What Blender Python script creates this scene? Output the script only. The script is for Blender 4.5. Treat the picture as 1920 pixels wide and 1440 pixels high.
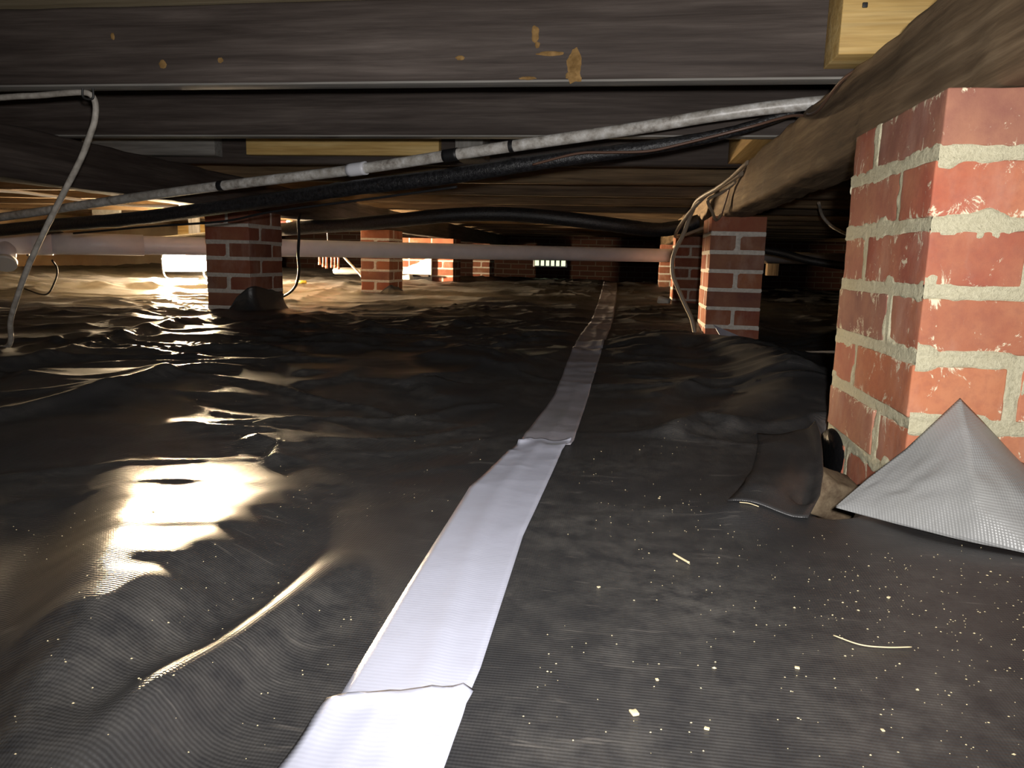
import bpy, bmesh, math, random
import numpy as np
from mathutils import Vector, Matrix, noise as mnoise

# ------------------------------------------------------------------ reset
for o in list(bpy.data.objects):
    bpy.data.objects.remove(o)
S = bpy.context.scene
COL = S.collection
random.seed(7)
RNG = np.random.default_rng(11)

# ------------------------------------------------------------------ camera
PITCH, YAW, ROLL = .1635, .1468, .025
F = Vector((-math.sin(YAW) * math.cos(PITCH), math.cos(YAW) * math.cos(PITCH), -math.sin(PITCH)))
R0 = Vector((math.cos(YAW), math.sin(YAW), 0))
U0 = R0.cross(F)
RR = R0 * math.cos(ROLL) + U0 * math.sin(ROLL)
UU = U0 * math.cos(ROLL) - R0 * math.sin(ROLL)
cd = bpy.data.cameras.new('camera')
cd.sensor_width = 36
cd.lens = 1406.3 * 36 / 1920
cd.clip_start = .01
cam = bpy.data.objects.new('camera', cd)
COL.objects.link(cam)
cam.matrix_world = Matrix(((RR.x, UU.x, -F.x, 0), (RR.y, UU.y, -F.y, 0), (RR.z, UU.z, -F.z, .25), (0, 0, 0, 1)))
S.camera = cam

# ------------------------------------------------------------------ world: daylight and foliage outside the vent
W = bpy.data.worlds.new('outside')
S.world = W
W.use_nodes = True
W.node_tree.nodes['Background'].inputs[0].default_value = (.84, 1, .58, 1)
W.node_tree.nodes['Background'].inputs[1].default_value = 1.4

# ------------------------------------------------------------------ the phone's own torch
fl = bpy.data.lights.new('phone_torch', 'SPOT')
fl.energy = 76
fl.color = (1, .965, .93)
fl.spot_size = math.radians(122)
fl.spot_blend = 1
fl.shadow_soft_size = .012
flo = bpy.data.objects.new('phone_torch', fl)
COL.objects.link(flo)
flo.location = (.03, -.02, .285)
flo.rotation_euler = (F + UU * .22 + RR * .02).to_track_quat('-Z', 'Y').to_euler()

# ------------------------------------------------------------------ exposure
S.view_settings.view_transform = 'Standard'
S.view_settings.look = 'None'
S.view_settings.exposure = 0
S.view_settings.gamma = 1
S.view_settings.use_curve_mapping = False

# ================================================================== helpers
def link(name, me, mat=None, parent=None):
    o = bpy.data.objects.new(name, me)
    COL.objects.link(o)
    if mat is not None and me is not None and not me.materials:
        me.materials.append(mat)
    if parent is not None:
        o.parent = parent
    return o

def tag(o, label, cat, group=None):
    o['label'] = label
    o['category'] = cat
    if group:
        o['group'] = group
    return o

def thing(name, label, cat, loc=(0, 0, 0), rotz=0, group=None):
    o = bpy.data.objects.new(name, None)
    COL.objects.link(o)
    o.location = loc
    o.rotation_euler = (0, 0, rotz)
    o.empty_display_size = .05
    return tag(o, label, cat, group)

def struct(o):
    o['kind'] = 'structure'
    return o

def pymesh(name, v, f, smooth=False):
    me = bpy.data.meshes.new(name)
    me.from_pydata([tuple(p) for p in v], [], f)
    me.update()
    if smooth:
        me.polygons.foreach_set('use_smooth', [True] * len(me.polygons))
    return me

def npmesh(name, V, Q, smooth=True):
    """V (n,3) array, Q (m,4) quads"""
    me = bpy.data.meshes.new(name)
    V = np.asarray(V, dtype=np.float32)
    Q = np.asarray(Q, dtype=np.int32)
    me.vertices.add(len(V))
    me.vertices.foreach_set('co', V.ravel())
    me.loops.add(Q.size)
    me.loops.foreach_set('vertex_index', Q.ravel())
    me.polygons.add(len(Q))
    me.polygons.foreach_set('loop_start', np.arange(len(Q), dtype=np.int32) * 4)
    me.polygons.foreach_set('loop_total', np.full(len(Q), 4, dtype=np.int32))
    me.polygons.foreach_set('use_smooth', np.full(len(Q), smooth))
    me.update(calc_edges=True)
    me.validate()
    return me

def gridquads(nu, nv, off=0, flip=False):
    i, j = np.meshgrid(np.arange(nu - 1), np.arange(nv - 1), indexing='ij')
    a = (i * nv + j).ravel() + off
    q = np.stack([a, a + nv, a + nv + 1, a + 1], 1)
    return q[:, ::-1] if flip else q

def axis_lines(h, r, step):
    n = max(1, int(round((2 * (h - r)) / step)))
    mid = np.linspace(-h + r, h - r, n + 1)
    k = [0, .5]
    return np.concatenate([[-h + r * t for t in k], mid, [h - r * t for t in k[::-1]]])

def rbox(name, sx, sy, sz, r=.004, step=1e9, rough=0, seed=0, freq=30, smooth=True):
    """rounded box centred on the origin; optional surface roughness"""
    hs = np.array([sx, sy, sz]) / 2
    L = [axis_lines(hs[k], r, step) for k in range(3)]
    V, Q, off = [], [], 0
    for ax in range(3):
        a, b = [k for k in range(3) if k != ax]
        A, B = np.meshgrid(L[a], L[b], indexing='ij')
        for s in (-1, 1):
            P = np.zeros((A.size, 3))
            P[:, a] = A.ravel()
            P[:, b] = B.ravel()
            P[:, ax] = s * hs[ax]
            flip = (s > 0) == (ax == 1)
            Q.append(gridquads(len(L[a]), len(L[b]), off, not flip if False else flip))
            V.append(P)
            off += len(P)
    V = np.concatenate(V)
    Q = np.concatenate(Q)
    inner = np.clip(V, -(hs - r), hs - r)
    d = V - inner
    n = np.linalg.norm(d, axis=1, keepdims=True)
    n[n == 0] = 1
    V = inner + d / n * r
    if rough:
        nn = d / n
        for k in range(len(V)):
            p = Vector(V[k] * freq) + Vector((seed * 7.3, seed * 3.1, seed))
            V[k] += nn[k] * rough * (mnoise.noise(p) + .5 * mnoise.noise(p * 2.7))
    # weld shared borders
    key = np.round(V, 5)
    u, idx, inv = np.unique(key, axis=0, return_index=True, return_inverse=True)
    inv = np.asarray(inv).reshape(-1)
    Q2 = inv[Q]
    ok = np.array([len(set(q)) == 4 for q in Q2])
    me = npmesh(name, V[idx], Q2[ok], smooth)
    tri = [tuple(dict.fromkeys(q)) for q in Q2[~ok]]
    tri = [t for t in tri if len(t) == 3]
    if tri:
        bm = bmesh.new()
        bm.from_mesh(me)
        bm.verts.ensure_lookup_table()
        for t in tri:
            try:
                bm.faces.new([bm.verts[i] for i in t])
            except ValueError:
                pass
        bmesh.ops.recalc_face_normals(bm, faces=bm.faces)
        bm.to_mesh(me)
        bm.free()
    else:
        bm = bmesh.new()
        bm.from_mesh(me)
        bmesh.ops.recalc_face_normals(bm, faces=bm.faces)
        bm.to_mesh(me)
        bm.free()
    if smooth:
        me.polygons.foreach_set('use_smooth', [True] * len(me.polygons))
    return me

def timber(name, x0, x1, y0, y1, z0, z1, mat, parent=None, r=.004, rough=.0, seed=0, step=.06, freq=9):
    """a stick of wood between two corners; its grain runs along the mesh's own X axis"""
    dx, dy, dz = x1 - x0, y1 - y0, z1 - z0
    c = ((x0 + x1) / 2, (y0 + y1) / 2, (z0 + z1) / 2)
    if dz > max(dx, dy):
        me = rbox(name, dz, dy, dx, r, step, rough, seed, freq)
        rot = (0, math.pi / 2, 0)
    elif dy > dx:
        me = rbox(name, dy, dx, dz, r, step, rough, seed, freq)
        rot = (0, 0, math.pi / 2)
    else:
        me = rbox(name, dx, dy, dz, r, step, rough, seed, freq)
        rot = (0, 0, 0)
    o = link(name, me, mat, parent)
    o.location = c
    o.rotation_euler = rot
    return o

def catmull(pts, n=10):
    P = [np.array(p, float) for p in pts]
    P = [2 * P[0] - P[1]] + P + [2 * P[-1] - P[-2]]
    out = []
    for i in range(1, len(P) - 2):
        p0, p1, p2, p3 = P[i - 1:i + 3]
        for k in range(n):
            t = k / n
            out.append(.5 * ((2 * p1) + (p2 - p0) * t + (2 * p0 - 5 * p1 + 4 * p2 - p3) * t * t + (3 * p1 - p0 - 3 * p2 + p3) * t ** 3))
    out.append(P[-2])
    return np.array(out)

def tube_me(name, pts, r, seg=10, n=10, curve=True, rough=0, seed=0, taper=None):
    P = catmull(pts, n) if curve else np.array(pts, float)
    T = np.gradient(P, axis=0)
    T /= np.linalg.norm(T, axis=1, keepdims=True)
    up = np.array([0, 0, 1.]) if abs(T[0][2]) < .9 else np.array([1., 0, 0])
    V = []
    N = np.cross(T[0], up)
    N /= np.linalg.norm(N)
    for i in range(len(P)):
        N = N - T[i] * np.dot(N, T[i])
        N /= np.linalg.norm(N)
        B = np.cross(T[i], N)
        rr = r * (taper(i / (len(P) - 1)) if taper else 1)
        for k in range(seg):
            a = 2 * math.pi * k / seg
            q = rr
            if rough:
                q = rr * (1 + rough * mnoise.noise(Vector(P[i] * 40) + Vector((math.cos(a), math.sin(a), seed))))
            V.append(P[i] + (N * math.cos(a) + B * math.sin(a)) * q)
    fs = []
    m = len(P)
    for i in range(m - 1):
        for k in range(seg):
            a = i * seg + k
            b = i * seg + (k + 1) % seg
            fs.append((a, a + seg, b + seg, b))
    fs.append(tuple(range(seg)))
    fs.append(tuple(reversed(range((m - 1) * seg, m * seg))))
    me = pymesh(name, V, fs, True)
    me.polygons[len(fs) - 1].use_smooth = False
    me.polygons[len(fs) - 2].use_smooth = False
    return me

def tube(name, pts, r, mat, parent=None, **kw):
    return link(name, tube_me(name, pts, r, **kw), mat, parent)

def band(name, pts, t0, t1, r, mat, parent=None):
    """a sleeve round a smooth tube between two fractions of its run"""
    P = catmull(pts, 20)
    n = len(P) - 1
    i0, i1 = int(t0 * n), max(int(t0 * n) + 2, int(t1 * n))
    f = lambda t: np.array([np.interp(t * n, np.arange(n + 1), P[:, k]) for k in range(3)])
    ts = np.linspace(t0, t1, 6)
    return tube(name, [f(t) for t in ts], r, mat, parent, seg=14, curve=False)

# ------------------------------------------------------------------ numpy noise for the ground
TAB = RNG.random((256, 256))
def vn(x, y, s=0):
    x = x + s * 17.37
    y = y + s * 9.71
    xi = np.floor(x).astype(int)
    yi = np.floor(y).astype(int)
    fx, fy = x - xi, y - yi
    ux = fx ** 3 * (fx * (fx * 6 - 15) + 10)
    uy = fy ** 3 * (fy * (fy * 6 - 15) + 10)
    g = lambda a, b: TAB[a % 256, b % 256]
    return (g(xi, yi) * (1 - ux) + g(xi + 1, yi) * ux) * (1 - uy) + (g(xi, yi + 1) * (1 - ux) + g(xi + 1, yi + 1) * ux) * uy

def sstep(a, b, x):
    t = np.clip((x - a) / (b - a), 0, 1)
    return t * t * (3 - 2 * t)

def pdist(x, y, pts):
    """distance to a polyline, signed side and run fraction"""
    best = np.full(np.shape(x), 1e9)
    side = np.zeros(np.shape(x))
    run = np.zeros(np.shape(x))
    n = len(pts) - 1
    for i in range(n):
        ax, ay = pts[i]
        bx, by = pts[i + 1]
        dx, dy = bx - ax, by - ay
        t = np.clip(((x - ax) * dx + (y - ay) * dy) / (dx * dx + dy * dy), 0, 1)
        d = np.hypot(x - ax - t * dx, y - ay - t * dy)
        m = d < best
        best = np.where(m, d, best)
        side = np.where(m, np.sign(dx * (y - ay) - dy * (x - ax)), side)
        run = np.where(m, (i + t) / n, run)
    return best, side, run

# creases of the liner: run on the ground, height, width
CREASE = [
    ([(-1.05, .72), (-.879, .931), (-.86, 1.105), (-.854, 1.358), (-.80, 1.52)], .016, .020),
    ([(-1.2, 1.1), (-1.212, 1.294), (-1.221, 1.494), (-1.369, 1.903), (-1.506, 2.347), (-1.532, 2.66)], .018, .024),
    ([(-2.996, 3.239), (-3.041, 3.839), (-2.858, 4.304), (-2.5, 4.6)], .035, .06),
    ([(-1.55, 1.3), (-1.43, 1.505), (-1.476, 1.791), (-1.5, 2.0)], .014, .02),
    ([(-1.325, 1.606), (-1.419, 1.883), (-1.268, 1.804), (-1.094, 1.746), (-.9, 1.72)], .012, .018),
    ([(-.50, .93), (-.435, .886), (-.40, .80)], .007, .010),
    ([(-2.0, 3.5), (-1.4, 3.75), (-.9, 4.3), (-.6, 4.4)], .012, .04),
    ([(-2.6, 5.3), (-1.9, 5.3), (-1.3, 5.0), (-.7, 5.4)], .012, .04),
    ([(-1.1, 2.3), (-.75, 2.6), (-.5, 2.55), (-.3, 2.75)], .012, .03),
    ([(-.95, 2.0), (-.7, 1.95), (-.45, 2.05)], .010, .025),
    ([(.06, 1.05), (.125, 1.19), (.19, 1.14)], .018, .022),
    ([(.02, 1.24), (.08, 1.38), (.15, 1.50), (.17, 1.7)], .012, .03),
    ([(.13, .80), (.17, .80), (.2, .82)], .005, .02),
    ([(-1.64, 3.48), (-1.86, 4.37), (-2.23, 6.11)], .010, .022, 4.5),
    ([(-0.70, 2.17), (-0.82, 2.96), (-0.88, 3.73)], .010, .022, 4.5),
    ([(-0.71, 1.76), (-0.67, 1.93), (-0.53, 1.90)], .010, .022, 4.5),
    ([(-0.50, 1.75), (-0.36, 1.73), (-0.21, 1.66)], .010, .022, 4.5),
    ([(-0.37, 1.35), (-0.34, 1.53), (-0.30, 1.96)], .010, .022, 4.5),
    ([(-0.61, 1.28), (-0.55, 1.38), (-0.53, 1.56)], .010, .022, 4.5),
    ([(-0.80, 1.56), (-0.70, 1.49), (-0.62, 1.40)], .010, .022, 4.5),
    ([(-0.60, 2.21), (-0.56, 2.64), (-0.30, 2.91)], .010, .022, 4.5),
    ([(-0.79, 2.20), (-0.65, 2.34), (-0.56, 2.64)], .010, .022, 4.5),
    ([(-0.24, 1.75), (-0.17, 1.91), (-0.13, 2.13)], .010, .022, 4.5),
    ([(-0.32, 2.32), (-0.15, 2.47)], .010, .022, 4.5),
    ([(-0.41, 1.34), (-0.39, 1.39), (-0.27, 1.21)], .010, .022, 4.5),
    ([(-0.66, 4.90), (-0.51, 5.76), (-0.17, 4.92)], .010, .022, 4.5),
    ([(-0.03, 1.96), (0.07, 2.04), (0.19, 2.04)], .010, .022, 4.5),
    ([(0.04, 1.37), (0.10, 1.46), (0.15, 1.51)], .010, .022, 4.5),
    ([(-0.82, 1.93), (-0.76, 2.05), (-0.65, 2.00)], .010, .022, 4.5),
    ([(-0.44, 1.96), (-0.40, 2.09), (-0.30, 2.04)], .010, .022, 4.5),
    ([(-1.14, 2.38), (-1.15, 2.80), (-0.90, 2.69)], .010, .022, 4.5),
]
HUMP = [(.08, 2.20), (.15, 2.24), (.25, 2.22), (.34, 2.02), (.37, 1.76), (.34, 1.50), (.28, 1.30), (.22, 1.14)]

def ground(x, y):
    x = np.asarray(x, float)
    y = np.asarray(y, float)
    h = .03 * sstep(4, 6.5, y) * (1 - sstep(-.4, .6, x) * .6) + .05 * sstep(-2.4, -4.6, x) + .03 * np.exp(-((y - 7.6) / .6) ** 2) - .03 * sstep(8, 9, y)
    h = h - .02 * sstep(1.0, 1.7, y) * sstep(.35, .6, x)
    # soft swell
    h = h + (vn(x * 1.7, y * 1.7, 1) - .5) * .014 * sstep(.6, 1.6, y) + (vn(x * 4, y * 4, 2) - .5) * .012
    # wrinkles
    wx = x + .25 * vn(x * 2.1, y * 2.1, 3) + .06 * vn(x * 7, y * 7, 4)
    wy = y + .25 * vn(x * 2.1, y * 2.1, 5) + .06 * vn(x * 7, y * 7, 6)
    c, s = math.cos(.5), math.sin(.5)
    a, b = wx * c + wy * s, -wx * s + wy * c
    r1 = (1 - np.abs(2 * vn(a * 2.2, b * 4.2, 7) - 1)) ** 3
    r2 = (1 - np.abs(2 * vn(a * 2.3 + 3, b * 7.5, 8) - 1)) ** 3
    r3 = (1 - np.abs(2 * vn(wx * 9.5, wy * 14, 9) - 1)) ** 2
    amp = .10 + .90 * sstep(.75, 1.7, y + .35 * np.abs(x + .1))
    amp = amp * (1 - .75 * np.exp(-((x + .11) / .11) ** 2))
    patch = vn(x * 1.1, y * 1.1, 10)
    far = 1 + .25 * sstep(2.5, 5, y)
    a2, b2 = wx * math.cos(-.25) + wy * math.sin(-.25), -wx * math.sin(-.25) + wy * math.cos(-.25)
    r4 = (1 - np.abs(2 * vn(a2 * 1.7 + 8, b2 * 6.5, 14) - 1)) ** 4
    h = h + amp * far * (r1 * .008 * (.5 + patch) + r2 * .011 * (.4 + 1.1 * patch) + r3 * .0018 + r4 * .010)
    for pts, A, w, *fk in CREASE:
        d, sd, t = pdist(x, y, pts)
        e = np.clip(np.minimum(t, 1 - t) * 6, 0, 1)
        w2 = np.where(sd > 0, w * (fk[0] if fk else 2.2), w)
        h = h + A * np.exp(-(d / w2) ** 1.3) * e
    # the big fold that turns up to the second pier
    d, sd, t = pdist(x, y, HUMP)
    e = np.clip(np.minimum(t * 1.2 + .2, 1 - t) * 4, 0, 1)
    h = h + .048 * np.exp(-(d / np.where(sd > 0, .13, .10)) ** 2) * e
    h = h - .025 * np.exp(-((x - .36) / .25) ** 2 - ((y - 2.78) / .2) ** 2)
    # the swelling at the left that falls away from the camera, with a second lobe beside it
    prof = np.where(y < .36, np.exp(-((y - .36) / .26) ** 2), np.clip(1 - (y - .36) / .46, 0, 1))
    edge = -.300 - .17 * (y - .42)
    wl = sstep(-.56, -.465, x + .61 * (y - .65)) * (1 - sstep(edge - .01, edge + .075, x))
    h = h + (.047 + .010 * (vn(x * 13, y * 11, 13) - .5) + .0065 * (vn(x * 24 + y * 9, y * 30 - x * 12, 15) - .5)) * prof * wl
    prof2 = np.where(y < .33, np.exp(-((y - .33) / .08) ** 2), np.clip(1 - (y - .33) / .26, 0, 1))
    wl2 = np.exp(-((x + .225) / .020) ** 2)
    h = h + .030 * prof2 * wl2
    # lift towards the foot of the near pier, and the gap cut beside it
    h = h + .012 * np.exp(-((x - .36) / .13) ** 2 - ((y - .64) / .065) ** 2)
    d, sd, t = pdist(x, y, [(.215, .80), (.262, .92), (.29, 1.10), (.32, 1.18)])
    h = h - .075 * np.exp(-(d / .026) ** 4)
    d, sd, t = pdist(x, y, [(.13, .76), (.19, .90), (.24, 1.06)])
    h = h + .012 * np.exp(-(d / .035) ** 2)
    return h

def gz(x, y):
    return float(ground(np.array([x]), np.array([y]))[0])

# ================================================================== materials
def mat(name, base, rough=.6, metallic=0, spec=.5, build=None):
    m = bpy.data.materials.new(name)
    m.use_nodes = True
    nt = m.node_tree
    b = nt.nodes['Principled BSDF']
    b.inputs['Base Color'].default_value = (*base, 1)
    b.inputs['Roughness'].default_value = rough
    b.inputs['Metallic'].default_value = metallic
    b.inputs['Specular IOR Level'].default_value = spec
    if build:
        build(Nodes(nt, b))
    return m

class Nodes:
    def __init__(s, nt, b):
        s.nt, s.b = nt, b
        s.tc = nt.nodes.new('ShaderNodeTexCoord')
        s.oi = nt.nodes.new('ShaderNodeObjectInfo')
    def link(s, a, b):
        s.nt.links.new(a, b)
    def vec(s, scale=(1, 1, 1), coord='Object', rand=True):
        m = s.nt.nodes.new('ShaderNodeMapping')
        m.inputs['Scale'].default_value = scale
        s.link(s.tc.outputs[coord], m.inputs['Vector'])
        if rand:
            c = s.nt.nodes.new('ShaderNodeMath')
            c.operation = 'MULTIPLY'
            c.inputs[1].default_value = 37
            s.link(s.oi.outputs['Random'], c.inputs[0])
            k = s.nt.nodes.new('ShaderNodeCombineXYZ')
            for i in range(3):
                s.link(c.outputs[0], k.inputs[i])
            s.link(k.outputs[0], m.inputs['Location'])
        return m.outputs[0]
    def noise(s, vec, scale=5, detail=4, rough=.55, dist=0):
        n = s.nt.nodes.new('ShaderNodeTexNoise')
        n.inputs['Scale'].default_value = scale
        n.inputs['Detail'].default_value = detail
        n.inputs['Roughness'].default_value = rough
        n.inputs['Distortion'].default_value = dist
        s.link(vec, n.inputs['Vector'])
        return n.outputs['Fac']
    def wave(s, vec, scale, direction='X', dist=0, detail=0):
        n = s.nt.nodes.new('ShaderNodeTexWave')
        n.bands_direction = direction
        n.inputs['Scale'].default_value = scale
        n.inputs['Distortion'].default_value = dist
        n.inputs['Detail'].default_value = detail
        s.link(vec, n.inputs['Vector'])
        return n.outputs['Fac']
    def ramp(s, fac, stops):
        r = s.nt.nodes.new('ShaderNodeValToRGB')
        els = r.color_ramp.elements
        while len(els) < len(stops):
            els.new(.5)
        for e, (p, c) in zip(els, stops):
            e.position = p
            e.color = (*c, 1) if len(c) == 3 else c
        s.link(fac, r.inputs[0])
        return r.outputs[0]
    def fac(s, f, a, b):
        return s.ramp(f, [(a, (0, 0, 0)), (b, (1, 1, 1))])
    def mix(s, f, a, b, mode='MIX'):
        m = s.nt.nodes.new('ShaderNodeMix')
        m.data_type = 'RGBA'
        m.blend_type = mode
        for sock, v in ((m.inputs[0], f), (m.inputs[6], a), (m.inputs[7], b)):
            if isinstance(v, (int, float)):
                sock.default_value = v
            elif isinstance(v, tuple):
                sock.default_value = (*v, 1)
            else:
                s.link(v, sock)
        return m.outputs[2]
    def math(s, op, a, b):
        m = s.nt.nodes.new('ShaderNodeMath')
        m.operation = op
        for sock, v in ((m.inputs[0], a), (m.inputs[1], b)):
            if isinstance(v, (int, float)):
                sock.default_value = v
            else:
                s.link(v, sock)
        return m.outputs[0]
    def color(s, c):
        s.link(c, s.b.inputs['Base Color'])
    def rough(s, c):
        s.link(c, s.b.inputs['Roughness'])
    def bump(s, h, strength=.3, dist=.002):
        n = s.nt.nodes.new('ShaderNodeBump')
        n.inputs['Strength'].default_value = strength
        n.inputs['Distance'].default_value = dist
        s.link(h, n.inputs['Height'])
        if s.b.inputs['Normal'].links:
            s.link(s.b.inputs['Normal'].links[0].from_socket, n.inputs['Normal'])
        s.link(n.outputs[0], s.b.inputs['Normal'])

def wood(name, dark, mid, light, rough=.75, stain=None):
    def b(n):
        v = n.vec((1.6, 34, 34))
        g = n.noise(v, 1.6, 6, .62, .4)
        c = n.ramp(g, [(.28, dark), (.5, mid), (.72, light)])
        v2 = n.vec((1.1, 5, 5))
        blot = n.noise(v2, 2.2, 4)
        c = n.mix(n.fac(blot, .35, .68), c, n.mix(.55, c, stain or dark))
        v3 = n.vec((6, 160, 160))
        fine = n.noise(v3, 1.5, 3)
        c = n.mix(.35, c, n.ramp(fine, [(.3, (.3, .3, .3)), (.7, (1, 1, 1))]), 'MULTIPLY')
        n.color(c)
        n.bump(g, .35, .004)
        n.bump(fine, .25, .0015)
    return mat(name, mid, rough, spec=.25, build=b)

M = {}
M['joist'] = wood('dark_old_joist_wood', (.030, .022, .019), (.072, .057, .050), (.118, .097, .086))
M['joist2'] = wood('brown_old_joist_wood', (.040, .027, .017), (.10, .070, .044), (.17, .125, .08))
M['joist3'] = wood('tan_joist_wood', (.07, .045, .025), (.17, .115, .062), (.27, .19, .11))
M['girder'] = wood('weathered_girder_wood', (.055, .035, .020), (.155, .105, .060), (.27, .195, .12), stain=(.042, .027, .016))
M['pine'] = wood('fresh_pine', (.42, .25, .08), (.66, .45, .17), (.80, .60, .28), .6, (.42, .26, .08))
M['paleboard'] = wood('grey_pale_board', (.14, .13, .12), (.25, .24, .22), (.34, .33, .31))
M['ply'] = wood('plywood_underside', (.22, .17, .10), (.34, .28, .18), (.45, .38, .26))

def brickb(k=1.0, smear=.60):
    def b(n):
        r = n.oi.outputs['Random']
        c = n.ramp(r, [(0, (.34, .095, .062)), (.25, (.47, .135, .075)), (.5, (.36, .135, .095)), (.72, (.52, .18, .085)), (.9, (.22, .10, .085)), (1, (.42, .19, .11))])
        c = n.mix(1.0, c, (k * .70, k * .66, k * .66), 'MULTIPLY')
        v = n.vec((9, 9, 9))
        blot = n.noise(v, 1.2, 4, .6)
        c = n.mix(n.fac(blot, .35, .7), c, n.mix(.5, c, (.44 * k, .22 * k, .12 * k)))
        sp = n.noise(n.vec((60, 60, 60)), 1.5, 5, .7)
        c = n.mix(n.math('MULTIPLY', n.fac(sp, .45, .66), .25), c, (.17, .06, .05))
        # smeared mortar and lime
        sm = n.noise(n.vec((40, 40, 26)), 1.0, 10, .78, .8)
        sx = n.nt.nodes.new('ShaderNodeSeparateXYZ')
        n.link(n.tc.outputs['Object'], sx.inputs[0])
        az = n.math('ABSOLUTE', sx.outputs[2], 0)
        sm = n.math('ADD', sm, n.math('MULTIPLY', n.math('POWER', n.math('MULTIPLY', az, 36.), 3.), .085))
        c = n.mix(n.fac(sm, smear, smear + .03), c, (.56, .50, .36))
        haze = n.noise(n.vec((14, 14, 7)), 1, 5, .6)
        c = n.mix(n.math('MULTIPLY', n.fac(haze, .52, .8), .30), c, (.50, .40, .34))
        n.color(c)
        n.bump(sp, .35, .0015)
        n.bump(sm, .25, .001)
    return b
M['brick'] = mat('red_clay_brick', (.3, .08, .05), .82, spec=.25, build=brickb())
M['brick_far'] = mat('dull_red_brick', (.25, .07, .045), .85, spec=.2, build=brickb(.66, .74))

def mortarb(n):
    a = n.noise(n.vec((1, 1, 1)), 240, 6, .75)
    d = n.noise(n.vec((1, 1, 1)), 14, 4)
    c = n.ramp(a, [(.25, (.42, .385, .26)), (.5, (.58, .54, .38)), (.75, (.67, .63, .46))])
    c = n.mix(n.fac(d, .55, .75), c, n.mix(.35, c, (.36, .30, .17)))
    n.color(c)
    n.bump(a, 1.0, .004)
M['mortar'] = mat('cream_mortar', (.6, .55, .4), .95, spec=.1, build=mortarb)
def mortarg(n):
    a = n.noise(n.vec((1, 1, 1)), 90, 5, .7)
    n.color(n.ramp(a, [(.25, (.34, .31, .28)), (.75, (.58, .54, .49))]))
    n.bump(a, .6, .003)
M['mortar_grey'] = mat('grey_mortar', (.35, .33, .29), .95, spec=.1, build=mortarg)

def linerb(n):
    v = n.vec((1, 1, 1), rand=False)
    d1 = n.noise(v, 2.6, 6, .6)
    d2 = n.noise(v, 38, 5, .7)
    dust = n.math('MULTIPLY', n.fac(d1, .40, .72), n.fac(d2, .36, .66))
    c = n.mix(n.math('MULTIPLY', dust, .55), (.024, .024, .0255), (.14, .132, .12))
    scr = n.noise(n.vec((7, 40, 1), rand=False), 2.2, 6, .6, 1.0)
    c = n.mix(n.math('MULTIPLY', n.fac(scr, .62, .70), .35), c, (.12, .11, .10))
    n.color(c)
    n.rough(n.ramp(d1, [(.3, (.34, .34, .34)), (.7, (.47, .47, .47))]))
    w1 = n.wave(v, 112, 'Y', .6, 1)
    w2 = n.wave(v, 150, 'X', .5, 1)
    n.bump(n.math('ADD', n.math('MULTIPLY', w1, 1.0), n.math('MULTIPLY', w2, .45)), .24, .0010)
    n.bump(n.noise(v, 9, 3, .5), .15, .006)
M['liner'] = mat('black_polyethylene_liner', (.016, .016, .018), .33, spec=.5, build=linerb)

def tapeb(n):
    v = n.vec((1, 1, 1))
    w = n.wave(v, 90, 'Y', .8, 1)
    d = n.noise(v, 16, 4)
    n.color(n.mix(n.fac(d, .45, .8), (.38, .395, .48), (.34, .35, .42)))
    n.bump(w, .06, .0006)
    n.bump(d, .22, .003)
M['tape'] = mat('white_seam_tape', (.66, .69, .82), .26, spec=.5, build=tapeb)
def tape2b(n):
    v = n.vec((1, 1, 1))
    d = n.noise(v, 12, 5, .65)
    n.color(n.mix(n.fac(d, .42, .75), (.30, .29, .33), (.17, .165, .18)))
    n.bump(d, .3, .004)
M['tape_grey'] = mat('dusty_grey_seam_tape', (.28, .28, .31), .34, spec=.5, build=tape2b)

def silverb(n):
    v = n.vec((1, 1, 1))
    w1 = n.wave(v, 150, 'X', .4, 1)
    w2 = n.wave(v, 150, 'Z', .4, 1)
    d = n.noise(v, 9, 4)
    n.color(n.mix(n.fac(d, .35, .7), (.31, .315, .32), (.25, .254, .25)))
    n.bump(n.math('ADD', w1, w2), .22, .001)
    n.bump(n.noise(v, 24, 3), .25, .006)
M['silver'] = mat('silver_reinforced_sheet', (.3, .3, .3), .42, .3, .5, silverb)

def pvcb(n):
    d = n.noise(n.vec((1, 1, 1)), 42, 6, .7)
    e = n.noise(n.vec((1, 1, 1)), 9, 4)
    c = n.ramp(d, [(.30, (.16, .14, .12)), (.48, (.40, .38, .35)), (.62, (.56, .55, .53)), (.72, (.74, .74, .75))])
    n.color(n.mix(n.math('MULTIPLY', n.fac(e, .45, .7), .5), c, (.22, .20, .17)))
    n.bump(d, .15, .002)
M['pvc'] = mat('dirty_white_plastic_pipe', (.5, .5, .48), .38, build=pvcb)
M['sleeve'] = mat('clean_white_coupling', (.62, .63, .68), .4)
def foamb(n):
    d = n.noise(n.vec((1, 1, 1)), 130, 4, .7)
    n.color(n.ramp(d, [(.4, (.006, .006, .007)), (.7, (.025, .025, .028))]))
    n.bump(d, .8, .003)
M['foam'] = mat('black_pipe_foam', (.01, .01, .012), .34, spec=.5, build=foamb)
def greyb(n):
    d = n.noise(n.vec((1, 1, 1)), 7, 5, .6)
    n.color(n.ramp(d, [(.3, (.55, .53, .57)), (.7, (.68, .65, .69))]))
M['greypipe'] = mat('grey_drain_pipe_plastic', (.26, .25, .25), .42, build=greyb)
M['cable'] = mat('grey_sheathed_cable', (.34, .31, .27), .6, build=lambda n: n.color(n.ramp(n.noise(n.vec((1, 1, 1)), 60, 4), [(.3, (.20, .18, .155)), (.7, (.40, .37, .33))])))
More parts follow.
